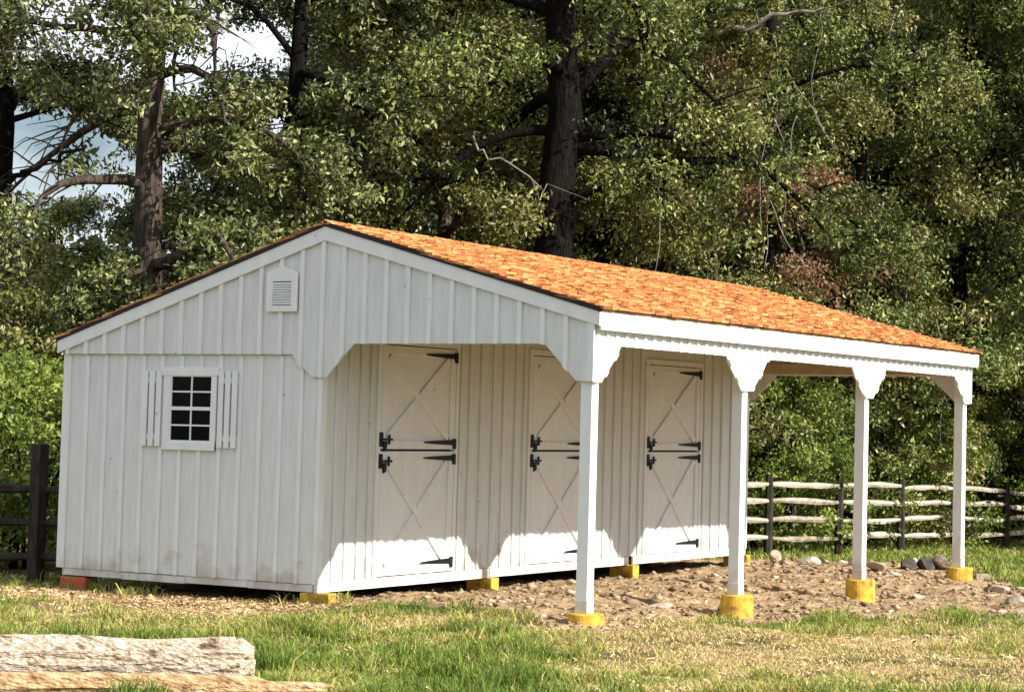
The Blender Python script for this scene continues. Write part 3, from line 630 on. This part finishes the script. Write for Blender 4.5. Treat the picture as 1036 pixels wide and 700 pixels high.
# ------------------------------------------------------------------ grass
def scatter_grass():
    rs = np.random.RandomState(21); Xs = []; Ys = []
    rg = RT0; fg = Vector((FW.x, FW.y, 0)).normalized()
    for (D0, D1, dens, l0, l1) in ((16.8, 21, 2700, -9.5, 8), (21, 26, 2200, -11, 9), (26, 32, 1300, -13, 10), (32, 60, 520, -3, 12)):
        n = int((D1 - D0) * (l1 - l0) * dens); D = rs.uniform(D0, D1, n); l = rs.uniform(l0, l1, n)
        # stay near what the camera's neighbourhood can see
        lim0 = (-60 - PX) / F * D - 2.5; lim1 = (1036 + 60 - PX) / F * D + 5.0; k = (l > lim0) & (l < lim1); D, l = D[k], l[k]
        Xs.append(CX + rg.x * l + fg.x * D); Ys.append(CY + rg.y * l + fg.y * D)
    X = np.concatenate(Xs); Y = np.concatenate(Ys)
    m = dirtmask(X, Y); inb = (X > 0.15) & (X < W - .1) & (Y > .1) & (Y < LEN)
    patch = fbm(X * 2.3 + 7, Y * 2.3)
    dry = dryness(X, Y)
    k = (rs.rand(len(X)) > m * 1.0) & ~((X < 1) & (Y > .2) & (rs.rand(len(X)) > .12)) & ~inb & (rs.rand(len(X)) < np.clip(.50 + (patch - .37) * 3.0 - dry * .25, .08, 1)); X, Y, m, dry, patch = X[k], Y[k], m[k], dry[k], patch[k]
    n = len(X)
    Z = gz(X, Y) + dirtbump(X, Y) + (fbm(X * .8, Y * .8) - .47) * .05 - .004
    tuft = np.clip((fbm(X * 2.4 + 60, Y * 2.4 + 9) - .50) * 7, 0, 1)
    h = (.035 + .06 * rs.rand(n)) * (1 + 2.0 * tuft * (dry < .6)) * (1 - .35 * dry) * np.where(rs.rand(n) > .985, 1.7, 1)
    a = rs.rand(n) * 6.283; lean = rs.uniform(.1, 1.0, n) + dry * .9; wd = rs.uniform(.0035, .0075, n) * (1 + .3 * dry)
    D = (X - CX) * FW.x + (Y - CY) * FW.y; wd = wd * np.where(D > 30, 2.0, 1.0)
    dx, dy = np.cos(a), np.sin(a); b0 = rs.rand(n) * 6.283; sx, sy = np.cos(b0) * wd, np.sin(b0) * wd
    P0 = np.stack([X - sx, Y - sy, Z], -1); P1 = np.stack([X + sx, Y + sy, Z], -1)
    mxx_ = X + dx * h * lean * .35; myy = Y + dy * h * lean * .35; mz = Z + h * .62
    P2 = np.stack([mxx_ + sx * .7, myy + sy * .7, mz], -1); P3 = np.stack([mxx_ - sx * .7, myy - sy * .7, mz], -1)
    P4 = np.stack([X + dx * h * lean, Y + dy * h * lean, Z + h * (1.05 - .35 * np.minimum(lean, 1.8))], -1)
    V = np.stack([P0, P1, P2, P3, P4], 1).reshape(-1, 3); o5 = (np.arange(n) * 5)[:, None]
    T = np.concatenate([o5 + np.array([[0, 1, 2]]), o5 + np.array([[0, 2, 3]]), o5 + np.array([[3, 2, 4]])], 0)
    tint = np.clip(dry * .85 + rs.normal(.08, .13, n) + np.where(rs.rand(n) < .10 + dry * .2, .35, 0), 0, 1)
    o = np_mesh('grass', V, T, 3, M['grass'], np.repeat(tint, 5)); tag(o, 'patchy green and straw coloured grass in front of and beyond the barn', 'grass', kind='stuff')
scatter_grass()
def scatter_litter():
    rs = np.random.RandomState(31); n = 16000
    D = rs.uniform(17, 30, n); l = rs.uniform(-10, 5.5, n); fg = Vector((FW.x, FW.y, 0)).normalized()
    X = CX + RT0.x * l + fg.x * D; Y = CY + RT0.y * l + fg.y * D; dry = dryness(X, Y); m = dirtmask(X, Y)
    strip = np.exp(-((Y + .55) / .45) ** 2) * (X < 4.5) * (X > -3)
    k = (rs.rand(n) < .12 + .35 * dry * (1 - m) + strip); X, Y = X[k], Y[k]
    n2 = 9000; X = np.concatenate([X, rs.uniform(-3.5, 4.6, n2)]); Y = np.concatenate([Y, rs.normal(-.65, .5, n2)]); n = len(X)
    k = ~((X > -.05) & (X < W) & (Y > -.05)); X, Y = X[k], Y[k]; n = len(X)
    Z = gz(X, Y) + dirtbump(X, Y) + (fbm(X * .8, Y * .8) - .47) * .05 + rs.uniform(.01, .05, n)
    u = rs.normal(size=(n, 3)) * np.array([1, 1, .35]); u /= np.linalg.norm(u, axis=1)[:, None]; w_ = np.cross(u, rs.normal(size=(n, 3)) * .35 + np.array([0, 0, 1])); w_ /= np.linalg.norm(w_, axis=1)[:, None]
    ln = rs.uniform(.02, .055, n)[:, None]; wd = np.where(rs.rand(n) < .5, .16, .6)[:, None] * ln * .6
    C = np.stack([X, Y, Z], -1); V = np.stack([C - u * ln, C + w_ * wd, C + u * ln, C - w_ * wd + np.array([0, 0, .006])], 1).reshape(-1, 3); o4 = (np.arange(n) * 4)[:, None]
    T = np.concatenate([o4 + np.array([[0, 1, 2]]), o4 + np.array([[0, 2, 3]])], 0)
    o = np_mesh('leaf_litter', V, T, 3, M['litter'], np.repeat(rs.rand(n), 4)); tag(o, 'dry straw and fallen leaves scattered along the foot of the barn and over the grass', 'leaf litter', kind='stuff')
scatter_litter()

# ------------------------------------------------------------------ trees
def leaf_arrays(C, ln, wd, rs, droop=.5, up=.6, bias=None):
    n = len(C)
    nrm = rs.normal(size=(n, 3)) + np.array([0, 0, up]); nrm /= np.linalg.norm(nrm, axis=1)[:, None]
    d = rs.normal(size=(n, 3)) + np.array([0, 0, -droop * 1.6]); d -= nrm * (d * nrm).sum(1)[:, None]; d /= np.linalg.norm(d, axis=1)[:, None]
    s = np.cross(nrm, d); l = (ln * rs.uniform(.5, 1.45, n))[:, None]; w_ = l * wd
    fold = nrm * l * .10
    V = np.stack([C, C + d * l * .5 + s * w_ + fold, C + d * l - nrm * l * .12, C + d * l * .5 - s * w_ + fold], 1).reshape(-1, 3)
    o4 = (np.arange(n) * 4)[:, None]
    T = np.concatenate([o4 + np.array([[0, 1, 2]]), o4 + np.array([[0, 2, 3]])], 0)
    return V, T
LEAF, MORE = .76, 1.4
def clump_leaves(cl, per, rs, flat=.75):
    """cl: array (n,5) x y z radius tint"""
    cl = np.asarray(cl); k = np.repeat(np.arange(len(cl)), per)
    v = rs.normal(size=(len(k), 3)); v /= np.linalg.norm(v, axis=1)[:, None]; v *= (rs.rand(len(k)) ** .45)[:, None]
    v[:, 2] *= flat
    return cl[k, :3] + v * cl[k, 3:4], cl[k, 4]
def wander(p, d, L_, n, rs, curl=.25, droop=0):
    pts = [np.array(p, float)]; d = np.array(d, float); d /= np.linalg.norm(d)
    for i in range(n):
        d = d + rs.normal(size=3) * curl * .5 + np.array([0, 0, -droop * (i + 1) / n]); d /= np.linalg.norm(d); pts.append(pts[-1] + d * L_ / n)
    return pts
GAPS = [(257, 42, .62), (193, 72, .25), (60, 128, .3), (30, 175, .42), (75, 205, .3), (150, 255, .2), (287, 120, .22), (290, 60, .3)]
def in_gap(q, base):
    # openings in the canopy: thin places where the sky or a trunk shows between the crowns
    p = Vector(q) + Vector(base) - CAM; D = p.dot(FW); x = PX + F * p.dot(RT) / D; y = PY - F * p.dot(UP) / D
    if D > 44: return False
    return any(math.hypot(x - gx_, y - gy_) / F * D < gr_ + .18 for gx_, gy_, gr_ in GAPS)
def make_tree(name, label, base, H, r, seed, leafmat, barkmat, z0=3., spread=4.5, nl=16, per=95, ln=.17, crad=.62, top_r=.25, group=None, cat='tree', limbs=None, dens=1., lean=(0, 0), wd=.24, droop=.5, twigs=True, zmaxleaf=99):
    rs = np.random.RandomState(seed); root = empty(name, base); tag(root, label, cat, group)
    tr = MB(); n = 12; pts = []; rad = []
    for i in range(n + 1):
        t = i / n; pts.append((lean[0] * t * H + rs.normal() * .06 * (i > 0), lean[1] * t * H + rs.normal() * .06 * (i > 0), -.3 + t * (H + .3))); rad.append(r * ((1 - t) * (1 - top_r) + top_r) * (1.35 if i == 0 else 1) + .01)
    tr.tube(pts, rad, 12, rough=.07); tr.build('trunk', M[barkmat], root, smooth=True)
    br = MB(); cl = []
    def trunk_at(z):
        t = min(max((z + .3) / (H + .3), 0), 1); i = min(int(t * n), n - 1); q = t * n - i; return np.array(pts[i]) * (1 - q) + np.array(pts[i + 1]) * q, rad[i] * (1 - q) + rad[i + 1] * q
    specs = list(limbs or [])
    for i in range(nl):
        z = z0 + (H * .94 - z0) * ((i + rs.rand()) / nl); a = i * 2.4 + rs.uniform(-.5, .5); t = (z - z0) / (H - z0)
        L_ = spread * (1 - .55 * t) * rs.uniform(.75, 1.15); specs.append((z, a, L_, rs.uniform(.05, .5) + .5 * t, .35))
    for (z, a, L_, el, dr) in specs:
        c, rr = trunk_at(z); d = (math.cos(a) * math.cos(el), math.sin(a) * math.cos(el), math.sin(el))
        lp = wander(c, d, L_, 7, rs, .28, dr); r0 = min(rr * .5, .035 + L_ * .022)
        br.tube(lp, [r0 * (1 - .85 * k / 7) for k in range(8)], 7, rough=.08)
        for j in range(2, 8):
            for s_ in range(2 if j < 7 else 3):
                dd = rs.normal(size=3); dd[2] *= .5; sp = wander(lp[j], dd + np.array(d) * .8, rs.uniform(.7, 1.7) * (spread / 4.5), 3, rs, .4, .25)
                if twigs: br.tube(sp, [.018, .013, .009, .004], 4, cap=False)
                for q in sp[1:]:
                    if rs.rand() < .8 * dens and not in_gap(q, base): cl.append((*q, crad * .8 * rs.uniform(.5, 1.3), np.clip(rs.normal(.47, .22), 0, 1)))
    br.build('branch', M[barkmat], root, smooth=True)
    if cl:
        C, tn = clump_leaves(cl, int(per * MORE), rs); V, T = leaf_arrays(C, ln * LEAF, wd, rs, droop)
        np_mesh('crown', V, T, 3, M[leafmat], np.repeat(np.clip(tn + rs.normal(0, .2, len(C)), 0, 1), 4), root)
    return root
def copy_tree(o, parent=None):
    c = o.copy(); COL.objects.link(c); c.parent = parent
    for ch in o.children: copy_tree(ch, c)
    return c
def gbase(px, D):
    p = at(px, 500, D); return Vector((p.x, p.y, gh(p.x, p.y)))
AZR = math.atan2(RT0.y, RT0.x)      # azimuth pointing right across the view
AZC = math.atan2(-FW.y, -FW.x)      # towards the road side, where the camera stands
pi = math.pi
T = {}
make_tree('oak_tree', 'tall oak with sunlit brown trunk behind the left end of the barn roof', gbase(140, 37), 15, .30, 1, 'hangleaf', 'bark', 4.6, 3.8, 15, 62, .15, .5, dens=.75,
          limbs=[(8.4, AZR + pi, 3.8, .2, .1), (6.6, AZR + .4, 2.6, .2, .5), (7.8, AZR - .6, 3.0, .2, .5), (5.0, AZR + .1, 2.2, .1, .5), (4.4, AZR + .9, 2.2, .2, .5), (9.2, AZC, 2.4, .2, .5), (8.9, AZC + 1.2, 2.4, .1, .5), (7.6, AZC - 1.1, 2.2, .1, .6), (4.6, AZC - .5, 1.8, -.1, .5)])
make_tree('oak_tree', 'slim dark trunked tree behind the ridge of the barn, right of the sunlit oak', gbase(287, 40), 15, .24, 2, 'hangleaf', 'shadebark', 3.4, 3.6, 15, 62, .15, .5, dens=.8,
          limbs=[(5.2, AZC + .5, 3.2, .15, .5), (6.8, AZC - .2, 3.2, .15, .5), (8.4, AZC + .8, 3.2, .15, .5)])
make_tree('oak_tree', 'massive dark forked trunk tree rising behind the middle of the roof', gbase(556, 40), 16, .46, 3, 'greenleaf', 'shadebark', 7.2, 5.0, 15, 60, .14, .6, dens=.75,
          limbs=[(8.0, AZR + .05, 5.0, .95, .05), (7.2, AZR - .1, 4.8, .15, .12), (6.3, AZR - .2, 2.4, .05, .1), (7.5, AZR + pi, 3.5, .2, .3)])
make_tree('maple_tree', 'yellowing tree with fine leaves left of the massive forked trunk', gbase(440, 42), 14, .17, 4, 'yelleaf', 'bark', 2.6, 3.4, 20, 70, .145, .6)
make_tree('maple_tree', 'green tree behind the roof just right of the massive forked trunk', gbase(665, 43), 13, .15, 5, 'yelleaf', 'shadebark', 2.5, 3.1, 18, 62, .14, .6)
make_tree('young_maple', 'slender young tree of rusty turning leaves above the far half of the roof', gbase(803, 45.6), 8.2, .06, 41, 'rustleaf', 'bark', 4.7, 2.3, 8, 40, .12, .6, dens=.7)
make_tree('young_maple', 'small reddish tree crown high up between the massive trunk and the bare vines', gbase(722, 44.5), 10.6, .07, 42, 'rustleaf', 'bark', 8.2, 1.6, 5, 30, .12, .5, dens=.6)
make_tree('walnut_tree', 'tall tree hung with bare vines behind the far half of the roof', gbase(770, 46), 16, .22, 6, 'greenleaf', 'shadebark', 3.4, 4.0, 17, 58, .14, .6)
make_tree('walnut_tree', 'tree with thin dark trunk at the upper right beyond the far end of the roof', gbase(968, 53.5), 16, .24, 7, 'greenleaf', 'shadebark', 3.6, 4.6, 20, 66, .15, .65)
make_tree('walnut_tree', 'leafy tree between the vine hung tree and the upper right tree', gbase(868, 51), 15, .2, 8, 'yelleaf', 'shadebark', 3., 4.2, 20, 62, .15, .7)
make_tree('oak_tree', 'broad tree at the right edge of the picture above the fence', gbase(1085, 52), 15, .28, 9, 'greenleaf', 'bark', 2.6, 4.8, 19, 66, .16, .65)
make_tree('oak_tree', 'tree at the far left edge with branches reaching over the fence', gbase(-10, 41), 13, .22, 10, 'hangleaf', 'shadebark', 7.2, 3.4, 12, 75, .15, .5, dens=.85)
make_tree('oak_tree', 'tree standing between the sunlit oak and the slim dark trunk', gbase(205, 46), 9.2, .16, 12, 'hangleaf', 'shadebark', 2.5, 2.6, 14, 75, .15, .6)
make_tree('oak_tree', 'grey green tree behind the barn between the slim dark trunk and the yellowing tree', gbase(368, 45), 15, .18, 13, 'hangleaf', 'shadebark', 2.6, 3.4, 19, 80, .15, .55)
# the second row, copies of two trees
p1 = make_tree('wood_tree', 'dark tree deep in the wood behind the front row of trees', gbase(600, 56), 15, .25, 20, 'shadeleaf', 'shadebark', 1.8, 4.6, 22, 85, .21, .8, group='trees deeper in the wood')
p2 = make_tree('wood_tree', 'dark tree deep in the wood behind the front row of trees', gbase(740, 58), 16, .25, 22, 'greenleaf', 'shadebark', 1.8, 4.6, 22, 85, .21, .8, group='trees deeper in the wood')
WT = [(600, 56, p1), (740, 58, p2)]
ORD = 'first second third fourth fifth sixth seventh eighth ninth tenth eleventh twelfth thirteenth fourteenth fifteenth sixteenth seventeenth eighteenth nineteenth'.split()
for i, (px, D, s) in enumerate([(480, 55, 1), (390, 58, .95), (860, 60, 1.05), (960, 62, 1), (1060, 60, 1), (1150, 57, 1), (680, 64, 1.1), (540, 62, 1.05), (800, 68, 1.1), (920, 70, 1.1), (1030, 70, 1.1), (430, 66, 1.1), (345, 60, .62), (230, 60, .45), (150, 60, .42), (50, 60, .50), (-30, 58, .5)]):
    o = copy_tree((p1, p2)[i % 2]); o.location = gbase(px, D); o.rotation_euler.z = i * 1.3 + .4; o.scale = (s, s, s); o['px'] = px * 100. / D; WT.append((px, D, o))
for k, (px, D, o) in enumerate(sorted(WT, key=lambda q: q[0])):
    o['label'] = 'dark tree deep in the wood behind the front trees, %s from the left' % ORD[k]
    if 'px' in o: del o['px']
# understorey
def make_bush(name, label, base, rx, h, seed, leafmat, per=80, ln=.10, n=110, crad=.28, group=None, wd=.28, cat='shrub'):
    rs = np.random.RandomState(seed); root = empty(name, base); tag(root, label, cat, group)
    st = MB(); cl = []
    for i in range(9):
        a = rs.rand() * 6.28; e = np.array([math.cos(a) * rx * rs.uniform(.2, .8), math.sin(a) * rx * rs.uniform(.2, .8), h * rs.uniform(.6, .95)])
        pts = [np.array([0, 0, -.1]) + np.array([math.cos(a), math.sin(a), 0]) * .1, e * np.array([.4, .4, .5]) + rs.normal(size=3) * .08, e]; st.tube(pts, [.035, .022, .008], 5)
    st.build('stem', M['shadebark'], root, smooth=True)
    for i in range(n):
        a = rs.rand() * 6.28; u = rs.rand(); z = h * rs.uniform(.04, 1); prof = math.sqrt(max(0, 1 - (abs(z / h - .42) / .62) ** 2.2)); rr = rx * prof * (rs.uniform(.55, 1.08) if u < .8 else rs.uniform(0, .6))
        cl.append((math.cos(a) * rr, math.sin(a) * rr, z, crad * rs.uniform(.6, 1.4), np.clip(rs.normal(.45, .2), 0, 1)))
    C, tn = clump_leaves(cl, int(per * 1.4), rs); V, T_ = leaf_arrays(C, ln * .8, wd, rs, .4)
    np_mesh('foliage', V, T_, 3, M[leafmat], np.repeat(np.clip(tn + rs.normal(0, .2, len(C)), 0, 1), 4), root); return root
BU = [(790, 45.3, 1.7, 3.4, 'brightleaf', 'bushy green shrub behind the fence seen between the second and third posts'), (850, 48.2, 1.7, 3.3, 'greenleaf', 'tall green shrub behind the fence beside the third post'),
      (925, 51.2, 1.7, 3.2, 'brightleaf', 'bright yellow green shrub behind the fence seen between the last two posts'), (1005, 56, 1.9, 3.8, 'shadeleaf', 'dark shrub behind the fence right of the far corner post'),
      (1062, 58.5, 2.2, 4.2, 'greenleaf', 'shrub at the right edge of the picture behind the fence'), (895, 50.5, 2.2, 5.2, 'yelleaf', 'tall yellowish thicket above the far end of the porch'),
       (22, 33.2, 1.5, 3.0, 'brightleaf', 'bright yellow green shrub behind the dark fence at the left'),
      (-55, 35, 1.9, 4.4, 'yelleaf', 'tall olive shrub at the left edge of the picture'), (62, 38.5, 1.6, 4.7, 'greenleaf', 'green shrub touching the left eave of the barn'), (735, 50, 2.2, 5.6, 'greenleaf', 'green shrub behind the middle of the roof'),
      (700, 48, 2.0, 3.6, 'shadeleaf', 'dark shrub hidden low behind the stalls'), (985, 56, 2.6, 6.4, 'brightleaf', 'tall green thicket behind the far corner post'), (10, 45, 2.2, 5.6, 'yelleaf', 'olive thicket under the far left tree'),
      (1085, 62, 3.0, 7.5, 'yelleaf', 'yellow green thicket beyond the right end of the fence')]
for i, (px, D, rx, h, lm, lb) in enumerate(BU):
    make_bush('shrub', lb, gbase(px, D), rx, h, 100 + i, lm, n=int((60 + rx * h * 12) * (1 if lm != 'rustleaf' else .5)), per=85, ln=.12 if lm != 'rustleaf' else .13, crad=.34)
# far wood as one mass
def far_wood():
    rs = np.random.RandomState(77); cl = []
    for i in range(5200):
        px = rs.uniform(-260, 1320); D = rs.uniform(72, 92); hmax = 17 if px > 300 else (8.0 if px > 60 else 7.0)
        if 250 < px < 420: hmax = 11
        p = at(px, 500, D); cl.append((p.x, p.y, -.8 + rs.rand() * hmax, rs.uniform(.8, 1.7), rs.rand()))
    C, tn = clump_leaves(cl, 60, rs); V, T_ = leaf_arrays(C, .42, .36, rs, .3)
    o = np_mesh('distant_wood', V, T_, 3, M['shadeleaf'], np.repeat(tn, 4)); tag(o, 'dark mass of distant woodland foliage behind all the trees', 'wood', kind='stuff')
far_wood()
# bare vines and dead branches
rs = np.random.RandomState(5)
VN = [(722, 40, 46), (738, 20, 46), (755, 60, 45), (700, 110, 45), (690, 150, 45), (775, 130, 46), (792, 170, 46), (830, 30, 47), (905, 40, 48), (765, 190, 45), (640, 150, 42), (712, 70, 46), (745, 110, 46), (762, 90, 46), (783, 60, 47), (808, 120, 46), (885, 330, 49), (945, 340, 50)]
for i, (px, py, D) in enumerate(VN):
    p = np.array(at(px, py - 25, D - 1.2)); v = wander(p, (rs.normal() * .3, rs.normal() * .3, -1), rs.uniform(2.2, 4.2), 12, rs, .35, .1)
    o = MB().tube(v, [.017 * (1 - .6 * k / 12) for k in range(13)], 5).build('hanging_vine', M['deadwood'], smooth=True)
    tag(o, 'bare grey vine hanging in the trees behind the roof, %s vine from the left' % ORD[sorted(q[0] for q in VN).index(px)], 'vine', 'bare vines hanging in the trees')
DB = [((700, 36), (835, 10), 43, .07, 'pale sunlit dead limb crossing the top of the picture right of the forked trunk'), ((0, 54), (95, 45), 35, .02, 'thin pale dead twig high at the left edge'),
      ((0, 185), (85, 148), 35, .055, 'dark crooked bare limb crossing the patch of sky at the left edge'), ((470, 142), (560, 195), 38, .022, 'thin forked pale dead branch across the massive forked trunk'),
      ((860, 330), (975, 415), 50, .035, 'pale fallen branch slanting through the shrubs beyond the porch'), ((640, 80), (780, 122), 42, .06, 'dark horizontal bare limb right of the massive forked trunk')]
for (a_, b_, D, r_, lb) in DB:
    p, q = np.array(at(*a_, D)), np.array(at(*b_, D - .4)); n = 10; mb = MB(); pts = [p + (q - p) * k / n + rs.normal(size=3) * .07 for k in range(n + 1)]
    mb.tube(pts, [r_ * (1 - .6 * k / n) for k in range(n + 1)], 6)
    for k in range(3, n, 2):
        s_ = wander(pts[k], (q - p) / np.linalg.norm(q - p) + rs.normal(size=3) * .8, .9, 4, rs, .4); mb.tube(s_, [r_ * .35, r_ * .28, r_ * .2, r_ * .14, .003], 4)
    o = mb.build('dead_branch', M['shadebark'] if lb.startswith('dark') else M['deadwood'], smooth=True); tag(o, lb, 'branch')
